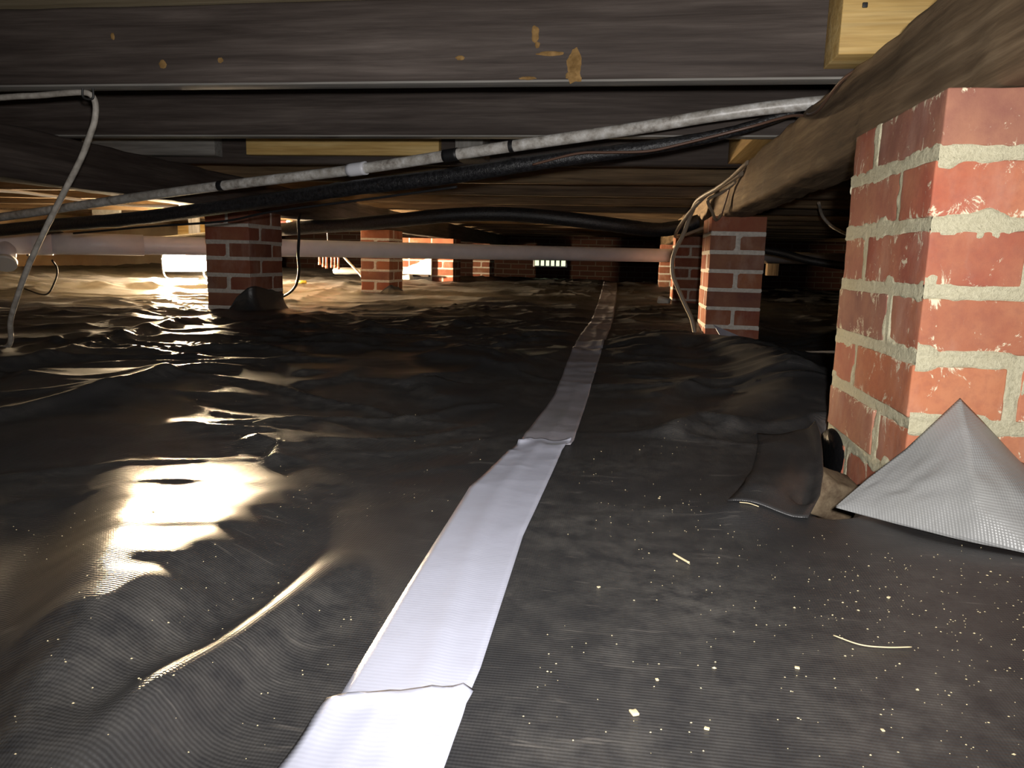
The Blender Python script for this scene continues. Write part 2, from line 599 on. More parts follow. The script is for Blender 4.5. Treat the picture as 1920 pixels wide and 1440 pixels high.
M['cable_brown'] = mat('brown_wire', (.10, .055, .038), .45)
M['cable_tan'] = mat('tan_cable', (.20, .155, .11), .5)
M['cable_black'] = mat('black_wire', (.010, .010, .011), .7, spec=.25)
M['blacktape'] = mat('black_tape', (.008, .008, .009), .5)
M['lumpy'] = mat('lumpy_black', (.004, .004, .0045), .32, build=lambda n: n.bump(n.noise(n.vec((1, 1, 1)), 90, 4), .7, .003))
M['red'] = mat('red_plastic_tube', (.42, .03, .04), .35)
M['white'] = mat('white_plastic', (.62, .62, .60), .4)
M['copper'] = mat('copper_tube', (.36, .16, .10), .5, .6)
M['metal'] = mat('dull_galvanised_steel', (.30, .31, .33), .4, .8)
M['dirt'] = mat('dirty_brown_masonry', (.10, .075, .05), .95, spec=.1, build=lambda n: n.color(n.ramp(n.noise(n.vec((1, 1, 1)), 40, 6, .7), [(.35, (.075, .052, .034)), (.7, (.20, .155, .10))])))
M['mud'] = mat('ochre_dried_mud', (.24, .135, .048), .95, spec=.05, build=lambda n: n.color(n.ramp(n.noise(n.vec((1, 1, 1)), 70, 5), [(.3, (.12, .07, .026)), (.7, (.26, .16, .065))])))
M['chip'] = mat('pale_straw_debris', (.52, .43, .26), .9)
M['stone'] = mat('white_stone', (.55, .54, .50), .8)
M['foamboard'] = mat('white_foam_board', (.62, .63, .60), .8, build=lambda n: n.color(n.ramp(n.noise(n.vec((1, 1, 1)), 25, 4), [(.3, (.46, .47, .45)), (.7, (.70, .71, .68))])))
M['darkmetal'] = mat('black_lamp_housing', (.02, .02, .02), .5)
M['yellow'] = mat('yellow_plastic', (.55, .40, .03), .5)

def glow(name, col, strength):
    m = bpy.data.materials.new(name)
    m.use_nodes = True
    nt = m.node_tree
    nt.nodes.clear()
    e = nt.nodes.new('ShaderNodeEmission')
    e.inputs[0].default_value = (*col, 1)
    e.inputs[1].default_value = strength
    o = nt.nodes.new('ShaderNodeOutputMaterial')
    nt.links.new(e.outputs[0], o.inputs[0])
    return m
M['lamp'] = glow('work_light_diffuser', (1, .74, .45), 3100)

def wallbrick(n):
    v = n.vec((1, 1, 1), rand=False)
    sep = n.nt.nodes.new('ShaderNodeSeparateXYZ')
    n.link(v, sep.inputs[0])
    s = n.math('ADD', sep.outputs[0], sep.outputs[1])
    cb = n.nt.nodes.new('ShaderNodeCombineXYZ')
    n.link(s, cb.inputs[0])
    n.link(sep.outputs[2], cb.inputs[1])
    t = n.nt.nodes.new('ShaderNodeTexBrick')
    t.inputs['Color1'].default_value = (.04, .016, .011, 1)
    t.inputs['Color2'].default_value = (.028, .012, .009, 1)
    t.inputs['Mortar'].default_value = (.055, .048, .04, 1)
    t.inputs['Scale'].default_value = 1
    t.inputs['Mortar Size'].default_value = .006
    t.inputs['Brick Width'].default_value = .204
    t.inputs['Row Height'].default_value = .0677
    n.link(cb.outputs[0], t.inputs['Vector'])
    n.color(t.outputs['Color'])
M['wallbrick'] = mat('foundation_brick', (.2, .07, .05), .9, spec=.15, build=wallbrick)
M['parge'] = mat('tan_parged_wall', (.36, .27, .17), .9, spec=.1, build=lambda n: n.color(n.ramp(n.noise(n.vec((1, 1, 1)), 3, 6), [(.3, (.27, .20, .13)), (.7, (.42, .33, .22))])))

# ================================================================== the setting
PT = .4257            # top of the brick piers
GT = .562             # top of the girders = underside of the joists
CT = .705             # underside of the subfloor
X0, X1, Y0, Y1 = -5.2, 4.6, -2.2, 10.0

def axis(a, b, f):
    out = [a]
    while out[-1] < b:
        out.append(out[-1] + f(out[-1]))
    out[-1] = b
    return np.array(out)
xs = axis(X0 - .05, X1 + .05, lambda x: .0062 + .0085 * max(abs(x + .1) - .35, 0))
ys = axis(Y0 - .05, Y1 + .05, lambda y: .05 if y < .1 else .0055 + .0045 * max(y - .6, 0))
GX, GY = np.meshgrid(xs, ys, indexing='ij')
GZ = ground(GX, GY)
fl_me = npmesh('floor', np.stack([GX.ravel(), GY.ravel(), GZ.ravel()], 1), gridquads(len(xs), len(ys)))
struct(link('floor', fl_me, M['liner']))

def slab(name, x0, x1, y0, y1, z0, z1, m, parent=None):
    v = [(x, y, z) for x in (x0, x1) for y in (y0, y1) for z in (z0, z1)]
    f = [(0, 1, 3, 2), (4, 6, 7, 5), (0, 4, 5, 1), (2, 3, 7, 6), (0, 2, 6, 4), (1, 5, 7, 3)]
    return link(name, pymesh(name, v, f), m, parent)

struct(slab('wall_left', X0 - .2, X0, Y0 - .2, Y1 + .2, -.2, GT, M['parge']))
struct(slab('trim_1', X0 - .2, X0, Y0 - .2, Y1 + .2, GT, CT + .06, M['joist3']))
struct(slab('wall_right', X1, X1 + .2, Y0 - .2, Y1 + .2, -.2, CT + .06, M['wallbrick']))
struct(slab('wall_front', X0, X1, Y0 - .2, Y0, -.2, CT + .06, M['wallbrick']))
VX0, VX1, VZ0, VZ1 = -1.235, -.785, .175, .375      # vent opening
wb = struct(link('wall_back', pymesh('wall_back', *(lambda bx: ([p for b in bx for p in [(x, y, z) for x in b[0:2] for y in (Y1, Y1 + .2) for z in b[2:4]]],
     [tuple(i + 8 * k for i in f) for k in range(len(bx)) for f in [(0, 1, 3, 2), (4, 6, 7, 5), (0, 4, 5, 1), (2, 3, 7, 6), (0, 2, 6, 4), (1, 5, 7, 3)]]))(
     [(X0, VX0, -.2, CT + .06), (VX1, X1, -.2, CT + .06), (VX0, VX1, -.2, VZ0), (VX0, VX1, VZ1, CT + .06)])), M['wallbrick']))

ceil = bpy.data.objects.new('ceiling', None)
COL.objects.link(ceil)
struct(ceil)
px = np.linspace(X0 - .2, X1 + .2, 6)
py = np.linspace(Y0 - .2, Y1 + .2, 11)
for i in range(5):
    for j in range(10):
        slab('panel', px[i] + .0005, px[i + 1] - .0005, py[j], py[j + 1], CT, CT + .018, M['ply'], ceil)
slab('deck', X0 - .2, X1 + .2, Y0 - .2, Y1 + .2, CT + .018, CT + .06, M['joist'], ceil)

# vent in the far wall
vent = thing('foundation_vent', 'grey slotted foundation vent in the far brick wall with green daylight behind it', 'vent', (0, Y1, 0))
def vbox(n, x0, x1, z0, z1, d=.03, m='metal'):
    return slab(n, x0, x1, -.012, d, z0, z1, M[m], vent)
vbox('frame', VX0, VX0 + .022, VZ0, VZ1)
vbox('frame', VX1 - .022, VX1, VZ0, VZ1)
vbox('frame', VX0 + .022, VX1 - .022, VZ0, VZ0 + .014)
vbox('frame', VX0 + .022, VX1 - .022, VZ1 - .014, VZ1)
n = 6
pw = (VX1 - VX0 - .044) / n
for k in range(1, n):
    vbox('bar', VX0 + .022 + pw * k - .011, VX0 + .022 + pw * k + .011, VZ0 + .014, VZ1 - .014, .02)
vbox('cross_bar', VX0 + .022, VX1 - .022, .268, .285, .02)

# ================================================================== joists
JY = [1.377 + .585 * k for k in range(-2, 15)]
JM = {0: 'joist', 1: 'joist', 2: 'joist', 3: 'joist3', 4: 'joist2', 5: 'joist3', 6: 'joist2'}
JL = {0: 'dark old joist with ochre mud smears, its cable stapled underneath',
      1: 'dark old joist just behind the mud-smeared joist, white pipe running below it',
      2: 'dark joist with a fresh pine board and a pale grey board nailed to its face'}
joists = {}
for i, y in enumerate(JY):
    k = i - 2
    o = timber('floor_joist', X0, X1, y, y + .045, GT, CT, M[JM.get(k, ['joist2', 'joist3'][k % 2] if k > 0 else 'joist')], r=.012, rough=.0022, seed=i, step=.09, freq=7)
    lab = JL.get(k)
    if lab:
        tag(o, lab, 'joist')
    elif k < 0:
        tag(o, {-1: 'dark old joist next to the mud-smeared joist on the open side', -2: 'dark old joist two before the mud-smeared joist'}[k], 'joist')
    else:
        nth = 'first second third fourth fifth sixth seventh eighth ninth tenth eleventh twelfth'.split()[k - 3]
        tag(o, ('tan' if k % 2 else 'brown') + ' joist, ' + nth + ' beyond the joist with the yellow pine board', 'joist', 'receding floor joists')
    joists[k] = o

def blob(name, cx, cy, cz, w, h, m, parent, depth=.003, seed=0, axis='Y', n=26):
    """a ragged thin patch facing -Y (or -X), mounded at the middle"""
    v, f = [], []
    for ring, q in ((0, 1.), (1, .72), (2, .35)):
        for k in range(n):
            a = 2 * math.pi * k / n
            rr = q * (1 + .28 * mnoise.noise(Vector((math.cos(a) * 1.6, math.sin(a) * 1.6, seed * 3.7))) + .14 * mnoise.noise(Vector((math.cos(a) * 5, math.sin(a) * 5, seed * 1.7))))
            u, t = math.cos(a) * w / 2 * rr, math.sin(a) * h / 2 * rr
            d = (0, -depth * .8, -depth)[ring]
            v.append((cx + u, cy + d, cz + t) if axis == 'Y' else (cx + d, cy + u, cz + t))
    v.append((cx, cy - depth, cz) if axis == 'Y' else (cx - depth, cy, cz))
    for r in range(2):
        for k in range(n):
            f.append((r * n + k, r * n + (k + 1) % n, (r + 1) * n + (k + 1) % n, (r + 1) * n + k))
    for k in range(n):
        f.append((2 * n + k, 2 * n + (k + 1) % n, 3 * n))
    f = [t if axis == 'Y' else tuple(reversed(t)) for t in f]
    me = pymesh(name, v, f, True)
    o = link(name, me, m)
    if parent:
        o.parent = parent
        o.matrix_parent_inverse = parent.matrix_basis.inverted()
    return o
JF = 1.3775
for q, (x, z, w, h) in enumerate([(-.107, .589, .036, .060), (-.112, .572, .030, .014), (-.178, .640, .015, .034), (-.174, .622, .010, .014), (-.15, .607, .060, .009), (-.885, .598, .022, .020),
                                  (-.768, .604, .022, .018), (-.311, .602, .020, .010), (-.985, .650, .010, .018), (-.19, .567, .03, .006)]):
    p = blob('mud_smear', x, JF + .0015, z, w, h, M['mud'], joists[0], .003, q)

# the weathered pale underside of the two old joists
for k in (0, 1):
    w = timber('weathered_underside', X0 + .01, X1 - .01, JY[k + 2] + .003, JY[k + 2] + .042, GT - .0012, GT + .003, M['paleboard'], r=.001)
    w.parent = joists[k]
    w.matrix_parent_inverse = joists[k].matrix_basis.inverted()

# boards and blocks nailed to the joists
def tt(name, x0, x1, y0, y1, z0, z1, m, label, cat='board', r=.002, group=None):
    return tag(timber(name, x0, x1, y0, y1, z0, z1, M[m], r=r, rough=.0006, seed=len(name)), label, cat, group)
blk = tt('pine_block', .306, .62, 1.285, 1.3775, .576, CT, 'pine', 'fresh yellow pine block nailed to the dark joist above the near brick pier', 'block')
def nail(x, y, z, parent):
    o = link('nail_head', rbox('nail_head', .008, .003, .008, .0014), M['darkmetal'])
    o.location = (x, y, z)
    o.parent = parent
    o.matrix_parent_inverse = parent.matrix_basis.inverted()
nail(.338, 1.2845, .646, blk)
tt('pine_board', -1.318, -.636, 2.512, 2.5475, .587, .69, 'pine', 'fresh yellow pine board on a joist face above the white pipe')
tt('grey_board', -1.93, -1.425, 2.495, 2.5475, .582, .69, 'paleboard', 'pale grey board on a joist face next to the yellow pine board')
tt('pine_blocking', .300, .395, 2.05, 2.5475, .569, CT, 'pine', 'square pine blocking over the girder between two joists', 'block')
tt('wood_block', -.56, -.47, 2.42, 2.5475, .565, CT, 'paleboard', 'dull short wood block beside the yellow pine board', 'block')

# ================================================================== girders
gr = timber('girder', .336, .437, Y0, Y1, PT, GT, M['girder'], r=.012, rough=.006, seed=3, step=.03, freq=12)
tag(gr, 'rough weathered timber girder resting on the row of piers beside the near brick pier', 'girder')
gl = timber('girder', -1.69, -1.585, Y0, Y1, PT, GT, M['joist'], r=.008, rough=.004, seed=5, step=.06)
tag(gl, 'dark timber girder over the piers next to the work light', 'girder')

# ================================================================== brick piers
BL, BW, BH, MJ = .1935, .0905, .0545, .0125
CO = .0677
def brick_meshes(tagname, step, rough, nvar, r):
    return [rbox(tagname, BL, BW, BH, r, step, rough, k + 1, 38) for k in range(nvar)]
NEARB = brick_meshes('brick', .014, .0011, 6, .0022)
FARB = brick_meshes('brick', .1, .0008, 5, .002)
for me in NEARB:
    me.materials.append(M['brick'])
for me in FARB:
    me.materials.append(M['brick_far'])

def layout(nx, course):
    """bricks of one course of a pier nx bricks wide and one and a half bricks deep:
    (cx, cy, rotated) with the pier's near left corner at the origin"""
    Wd = nx * (BL + MJ) - MJ
    out = []
    if course % 2 == 0:      # stretchers in front, bricks on end behind
        for i in range(nx):
            out.append((i * (BL + MJ) + BL / 2, BW / 2, 0))
        for i in range(nx * 2):
            out.append((i * (BW + (BL + MJ) * .5 - BW) + BW / 2 if nx > 1 else i * (BL - BW) + BW / 2, BW + MJ + BL / 2, 1))
    else:
        for i in range(nx * 2):
            out.append((i * (BW + (BL + MJ) * .5 - BW) + BW / 2 if nx > 1 else i * (BL - BW) + BW / 2, BL / 2, 1))
        for i in range(nx):
            out.append((i * (BL + MJ) + BL / 2, BL + MJ + BW / 2, 0))
    return out

def pier(x, y, label, near=False, nx=1, start=0, top=PT, courses=7, mort='mortar_grey', group=None):
    p = thing('brick_pier', label, 'pier', (x, y, 0), 0, group)
    Wd, Dp = nx * (BL + MJ) - MJ, BL + BW + MJ
    rects = []
    for c in range(courses):
        zc = top - c * CO - BH / 2
        for (cx, cy, rot) in layout(nx, c + start):
            me = random.choice(NEARB if near else FARB)
            o = link('brick', me, None, p)
            j = .0016
            o.location = (cx + random.uniform(-j, j), cy + random.uniform(-j, j), zc + random.uniform(-j, j) * .5)
            o.rotation_euler = (random.choice((0, math.pi)), 0, (math.pi / 2 if rot else 0) + random.choice((0, math.pi)) + random.uniform(-.006, .006))
    # mortar: a core whose skin comes out to the face along the joints, ragged over the brick arrises
    step = .0024 if near else .011
    zb = top - courses * CO + MJ
    V, Q, off = [], [], 0
    for face in range(4):
        Lf = Wd if face in (0, 2) else Dp
        nu, nv = int(Lf / step) + 1, int((top - zb) / step) + 1
        A, Z = np.meshgrid(np.linspace(0, Lf, nu), np.linspace(zb, top - .001, nv), indexing='ij')
        ci = np.clip(np.floor((top - Z) / CO), 0, courses - 1).astype(int)
        dz = (top - Z) - ci * CO            # 0..CO, joint when > BH
        dj = np.where(dz > BH, (np.abs(dz - BH - (CO - BH) / 2) - (CO - BH) / 2), np.minimum(dz, BH - dz))   # <0 in joint
        dj = np.where((dz < BH / 2) & (ci == 0), np.maximum(BH - dz, .01), dj)
        # upright joints
        for c in range(courses):
            row = (ci == c) & (dz <= BH)
            ed = []
            for (cx, cy, rot) in layout(nx, c + start):
                lx, ly = (BW, BL) if rot else (BL, BW)
                if face == 0 and cy - ly / 2 < .005 or face == 2 and cy + ly / 2 > Dp - .005:
                    ed.append((cx - lx / 2, cx + lx / 2))
                if face == 3 and cx - lx / 2 < .005 or face == 1 and cx + lx / 2 > Wd - .005:
                    ed.append((cy - ly / 2, cy + ly / 2))
            inside = np.full(A.shape, -1.)
            for a0, a1 in ed:
                e0 = (A - a0) if a0 > .004 else np.full(A.shape, 1.)
                e1 = (a1 - A) if a1 < Lf - .004 else np.full(A.shape, 1.)
                inside = np.maximum(inside, np.minimum(e0, e1))
            dj = np.where(row, np.minimum(dj, inside), dj)
        sd = face * 13 + int(abs(x) * 31 + y * 7)
        rag = (vn(A * 90 + sd, Z * 90, sd % 19) - .5) * .0045 + (vn(A * 28 + sd, Z * 28, 3) - .5) * .003 + np.clip(vn(A * 21, Z * 30 + sd, 5) - .70, 0, 1) * .030
        if not near:
            rag = rag * .35
        out = np.interp(dj - rag, [-.004, -.001, .0015, .006], [.0010, .0008, -.0005, -.0065])
        out = out + (vn(A * 150, Z * 150, sd % 7) - .5) * (.0007 if near else .0006)
        if near:
            out = np.where(dj < -.001, out - .0012, out)
        pos = np.zeros((A.size, 3))
        if face == 0:
            pos[:, 0], pos[:, 1] = A.ravel(), -out.ravel()
        elif face == 2:
            pos[:, 0], pos[:, 1] = A.ravel(), Dp + out.ravel()
        elif face == 3:
            pos[:, 0], pos[:, 1] = -out.ravel(), A.ravel()
        else:
            pos[:, 0], pos[:, 1] = Wd + out.ravel(), A.ravel()
        # corners: pull the skin in so that the two faces close behind the arris
        ins = np.clip(-out.ravel(), 0, 1) + .0002
        ka = 0 if face in (0, 2) else 1
        pos[:, ka] = np.clip(pos[:, ka], ins, Lf - ins)
        pos[:, 2] = Z.ravel()
        V.append(pos)
        Q.append(gridquads(nu, nv, off, face in (1, 2) and face == 2 or face == 3))
        off += len(pos)
    me = npmesh('mortar', np.concatenate(V), np.concatenate(Q))
    link('mortar', me, M[mort], p)
    return p

RX, LX = .2956, -1.732
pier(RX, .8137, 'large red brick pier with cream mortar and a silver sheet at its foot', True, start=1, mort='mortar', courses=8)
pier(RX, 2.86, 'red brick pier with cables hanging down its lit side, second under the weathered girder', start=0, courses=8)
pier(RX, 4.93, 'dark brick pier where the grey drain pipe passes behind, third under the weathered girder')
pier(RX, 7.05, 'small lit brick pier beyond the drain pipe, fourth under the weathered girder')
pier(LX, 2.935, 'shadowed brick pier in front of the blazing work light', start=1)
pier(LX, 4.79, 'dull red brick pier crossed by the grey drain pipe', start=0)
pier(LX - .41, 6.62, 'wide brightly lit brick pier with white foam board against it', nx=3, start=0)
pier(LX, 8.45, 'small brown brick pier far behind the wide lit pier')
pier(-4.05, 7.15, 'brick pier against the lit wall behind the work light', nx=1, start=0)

# ================================================================== pipes
PV = [(1.1, 1.60, .60), (.62, 1.63, .59), (.351, 1.66, .5775), (.18, 1.685, .562), (.013, 1.72, .541), (-.21, 1.77, .518), (-.425, 1.82, .496), (-.702, 1.90, .469), (-1.118, 2.0, .435), (-1.40, 2.07, .410), (-1.682, 2.15, .384), (-1.893, 2.20, .362), (-2.5, 2.38, .31)]
t = thing('water_pipe', 'dirty white plastic water pipe strapped with black tape sloping under the joists', 'pipe')
tube('pipe', PV, .0135, M['pvc'], t, seg=16)
def pf(x):       # fraction of the run at a given X
    P = catmull(PV, 20)
    i = np.argmin(np.abs(P[:, 0] - x))
    return i / (len(P) - 1)
band('coupling', PV, pf(-.672), pf(-.720), .0168, M['sleeve'], t)
band('black_tape_band', PV, pf(-.268), pf(-.288), .0147, M['blacktape'], t)
band('black_tape_wrap', PV, pf(-.412), pf(-.452), .0150, M['blacktape'], t)
band('black_tape_band', PV, pf(-1.113), pf(-1.128), .0147, M['blacktape'], t)

BP = [(x, y, z - (.007 if x < .3 else 0)) for x, y, z in [(1.1, 1.63, .59), (.62, 1.655, .585), (.36, 1.697, .580), (.326, 1.697, .568), (.20, 1.70, .535), (.048, 1.715, .508), (-.222, 1.755, .477), (-.446, 1.81, .450), (-.70, 1.88, .428), (-.968, 1.97, .402), (-1.433, 2.07, .352), (-1.895, 2.22, .327), (-2.5, 2.42, .285)]]
tag(tube('insulated_pipe', BP, .0185, M['foam'], None, seg=16, rough=.10, taper=lambda t: .42 + .58 * min(1, max(0, (t - .22) * 3.2)) + .2 * max(0, t - .5)), 'black foam insulated pipe hung just under the white water pipe', 'pipe')
t = tube('brown_wire', [(.345, 1.655, .553), (.30, 1.62, .545), (.22, 1.60, .520), (.10, 1.63, .494), (.03, 1.65, .482), (-.05, 1.67, .482), (-.12, 1.69, .482), (-.22, 1.72, .462)], .0028, M['cable_brown'], None, seg=7)
tag(t, 'thin brown wire looping below the right end of the white water pipe', 'wire')
tag(tube('brown_wire', [(.35, 1.64, .568), (.334, 1.60, .545), (.330, 1.50, .533), (.331, 1.42, .545), (.335, 1.36, .556), (.35, 1.33, .565)], .0030, M['cable_brown'], None, seg=7), 'short brown wire loop lying on the weathered girder face', 'wire')
tag(tube('thin_cable', [(-.42, 1.84, .423), (-.62, 1.90, .402), (-.968, 1.99, .366), (-1.15, 2.05, .340), (-1.42, 2.1, .322), (-1.75, 2.2, .300)], .0032, M['cable_black'], None, seg=7), 'thin dark cable hanging below the black insulated pipe', 'cable')

SW = [(-2.9, 4.3, .30), (-2.3, 4.1, .345), (-1.79, 3.75, .378), (-1.40, 3.66, .404), (-1.09, 3.62, .432), (-.84, 3.6, .457), (-.58, 3.6, .465), (-.324, 3.6, .450), (-.05, 3.66, .424), (.123, 3.75, .412), (.25, 3.8, .43), (.332, 3.82, .46)]
tag(tube('black_hose', SW, .034, M['foam'], None, seg=14, rough=.06), 'thick black hose drooping in a shallow arch between the two girders', 'hose')

# grey drain pipe
gA, gB = np.array((-3.6, 2.374, .262)), np.array((2.2, 6.747, .330))
gp = lambda x: tuple(gA + (gB - gA) * (x - gA[0]) / (gB[0] - gA[0]))
t = thing('drain_pipe', 'long grey plastic drain pipe running behind the shadowed pier across the crawl space', 'pipe')
tube('pipe', [gp(-3.6), gp(-2), gp(0), gp(2.2)], .0445, M['greypipe'], t, seg=24, curve=False)
for a, b, r in ((-2.95, -2.66, .051), (-2.60, -2.30, .0495), (-2.66, -2.60, .0535)):
    tube('coupling', [gp(a), gp((a + b) / 2), gp(b)], r, M['greypipe'], t, seg=24, curve=False)
cc = gp(-2.74)
co = tube('cleanout', [cc, (cc[0] + .03, cc[1] - .04, cc[2] - .05), (cc[0] + .05, cc[1] - .07, cc[2] - .085)], .040, M['greypipe'], t, seg=20, curve=False)
tube('cap', [(cc[0] + .048, cc[1] - .067, cc[2] - .081), (cc[0] + .056, cc[1] - .079, cc[2] - .096)], .046, M['white'], co, seg=20, curve=False)
tube('black_strap', [(lambda c: (c[0] + .053 * math.sin(a) * .5, c[1] - .053 * math.cos(a) * .9, c[2] + .053 * math.sin(a)))(gp(-2.63 + .06 * a / 3)) for a in np.linspace(-1.6, 2.0, 12)], .007, M['blacktape'], t, seg=8)
tag(tt('wood_support', 1.02, 1.10, 5.80, 5.88, .185, .274, 'joist3', 'short wooden block fixed under the grey drain pipe beyond the second pier', 'block'), 'short wooden block fixed under the grey drain pipe beyond the second pier', 'block')

# ================================================================== cables
CL = [(-1.578, 1.40, .525), (-1.45, 1.405, .532), (-1.274, 1.41, .547), (-1.165, 1.41, .552), (-1.09, 1.41, .5565), (-1.065, 1.412, .552), (-1.058, 1.415, .535), (-1.066, 1.42, .505), (-1.082, 1.425, .478), (-1.105, 1.43, .440), (-1.142, 1.44, .395), (-1.224, 1.46, .296), (-1.307, 1.49, .200), (-1.40, 1.54, .09)]
CL.append((-1.47, 1.60, gz(-1.47, 1.60) + .006))
CL.append((-1.60, 1.64, gz(-1.60, 1.64) + .006))
t = thing('grey_cable', 'grey sheathed cable stapled to the mud-smeared joist and falling to the ground', 'cable')
tube('cable', CL, .0060, M['cable'], t, seg=10, rough=.12)
tube('staple', [(-1.072, 1.40, .566), (-1.072, 1.40, .545), (-1.052, 1.40, .543), (-1.050, 1.40, .566)], .0022, M['darkmetal'], t, seg=6)

tag(tube('white_tube', [(-3.4, 3.0, .50), (-2.93, 3.2, .512), (-2.75, 3.3, .50), (-2.52, 3.35, .475), (-2.40, 3.4, .468), (-2.2, 3.5, .47)], .008, M['white'], None, seg=10), 'thin white tube hanging near the lit wall above the drain pipe couplings', 'tube')
tag(tube('thin_cable', [(-2.5, 3.0, .20), (-2.52, 3.05, .16), (-2.62, 3.15, .10), (-2.8, 3.3, gz(-2.8, 3.3) + .004), (-3.0, 3.4, gz(-3, 3.4) + .004)], .004, M['cable_black'], None, seg=7), 'thin dark cable curling onto the liner below the drain pipe couplings', 'cable')
tag(tube('black_wire', [(-1.48, 3.30, .43), (-1.47, 3.26, .40), (-1.465, 3.25, .33), (-1.475, 3.26, .25), (-1.50, 3.32, .18), (-1.56, 3.42, .11), (-1.66, 3.55, .06), (-1.8, 3.7, gz(-1.8, 3.7) + .004)], .0065, M['cable_black'], None, seg=8), 'black wire hanging over the grey drain pipe beside the shadowed pier', 'wire')

# bundle of cables on the second right-hand pier
gz1 = gz(.262, 2.80)
t = thing('cable_bundle', 'bundle of tan cables looped off the girder and hanging beside the second pier', 'cable')
tube('cable', [(.332, 2.45, .53), (.29, 2.60, .505), (.235, 2.72, .474), (.218, 2.78, .44), (.194, 2.82, .357), (.170, 2.84, .30), (.163, 2.85, .258), (.168, 2.85, .21), (.19, 2.85, .16), (.22, 2.85, .10), (.245, 2.84, .05), (.262, 2.83, gz1 + .004)], .0080, M['cable_tan'], t, seg=10)
tube('cable', [(.334, 2.35, .55), (.30, 2.55, .515), (.25, 2.70, .48), (.20, 2.78, .42), (.175, 2.95, .365), (.20, 3.1, .36), (.30, 3.2, .40), (.34, 3.25, .42)], .0065, M['cable_tan'], t, seg=9)
tube('cable', [(.336, 2.60, .52), (.30, 2.66, .49), (.262, 2.70, .47), (.285, 2.75, .43), (.305, 2.81, .41), (.325, 2.84, .43)], .0055, M['cable_tan'], t, seg=9)
tube('cable', [(.334, 2.70, .53), (.327, 2.73, .48), (.318, 2.76, .43), (.325, 2.83, .43)], .0032, M['cable_brown'], t, seg=7)
tag(tube('thin_cable', [(.90, 3.9, .56), (.95, 4.0, .50), (1.02, 4.0, .441), (1.15, 4.0, .40), (1.4, 4.0, .40)], .008, M['cable'], None, seg=8), 'grey cable drooping in the dark behind the weathered girder', 'cable')
tag(tube('black_hose', [(.60, 4.6, .37), (.85, 4.5, .33), (1.05, 4.4, .28), (1.4, 4.3, .25), (1.9, 4.3, .3)], .022, M['foam'], None, seg=10), 'black hose sagging in the dark between the near and second pier', 'hose')

# red and white tubes and copper stubs beyond the shadowed pier
t = thing('red_tube', 'red plastic tube with white fittings beyond the shadowed pier', 'tube')
tube('tube', [(-3.0, 5.45, .485), (-2.63, 5.5, .487), (-2.45, 5.5, .483), (-2.28, 5.5, .468), (-2.24, 5.5, .465)], .014, M['red'], t, seg=10)
for x, z in ((-2.55, .484), (-2.24, .468)):
    link('fitting', rbox('fitting', .04, .045, .05, .01), M['white'], t).location = (x, 5.5, z)
tag(tube('white_tube', [(-2.26, 5.5, .500), (-2.1, 5.5, .525), (-1.87, 5.5, .548), (-1.72, 5.5, .555)], .010, M['white'], None, seg=10), 'white plastic tube rising from the end of the red tube', 'tube')
t = thing('copper_manifold', 'copper manifold with a row of stubs hanging behind the grey drain pipe', 'pipe')
tube('header', [(-2.36, 5.5, .345), (-2.25, 5.5, .345), (-2.12, 5.5, .345)], .014, M['copper'], t, seg=10, curve=False)
for q, (x, z0) in enumerate([(-2.318, .185), (-2.288, .17), (-2.262, .16), (-2.222, .165), (-2.195, .165), (-2.168, .155)]):
    st = tube('stub', [(x, 5.5, z0), (x + .002, 5.5, z0 + .09), (x, 5.5, .345)], .0080, M['copper'], t, seg=9, curve=False)
    tube('cap', [(x, 5.5, z0 - .006), (x, 5.5, z0 + .016)], .0100, M['copper'], st, seg=9, curve=False)
tube('hanger', [(-2.24, 5.47, GT + .01), (-2.24, 5.47, .45), (-2.24, 5.48, .335)], .004, M['darkmetal'], t, seg=6, curve=False)
pan = link('metal_pan', rbox('metal_pan', .24, .2, .05, .02, .05, .004, 2), M['metal'])
pan.location = (-2.12, 5.65, .135)
tag(pan, 'dull metal pan hanging behind the copper stubs', 'pan')
tag(tube('thin_cable', [(-2.16, 5.5, .28), (-2.08, 5.5, .20), (-2.0, 5.5, .12), (-1.93, 5.5, gz(-1.93, 5.5) + .004)], .009, M['cable'], None, seg=8), 'grey cable falling from the copper stubs to the liner', 'cable')
tag(tube('yellow_marker', [(-2.42, 5.3, gz(-2.42, 5.3) + .012), (-2.34, 5.3, gz(-2.34, 5.3) + .012)], .012, M['yellow'], None, seg=8, curve=False), 'small yellow marker lying on the lit liner', 'marker')

# ================================================================== work light
t = thing('work_light', 'blazing work light standing on the liner behind the shadowed pier', 'lamp', (-3.235, 5.2, gz(-3.235, 5.2)), math.radians(62))
zl = .160
o = link('diffuser', rbox('diffuser', .30, .07, .18, .012), M['lamp'], t)
o.location = (0, 0, zl)
o = link('housing', rbox('housing', .31, .035, .195, .012), M['darkmetal'], t)
o.location = (0, .053, zl)
for sx in (-1, 1):
    tube('stand_leg', [(sx * .158, .04, zl), (sx * .158, .02, .04), (sx * .15, -.05, .008), (sx * .13, -.09, .008)], .007, M['darkmetal'], t, seg=8)
tube('stand_bar', [(-.15, .09, .008), (0, .09, .008), (.15, .09, .008)], .007, M['darkmetal'], t, seg=8, curve=False)
tube('handle', [(-.11, .05, zl + .09), (-.11, .05, zl + .135), (0, .05, zl + .14), (.11, .05, zl + .135), (.11, .05, zl + .09)], .008, M['darkmetal'], t, seg=8)

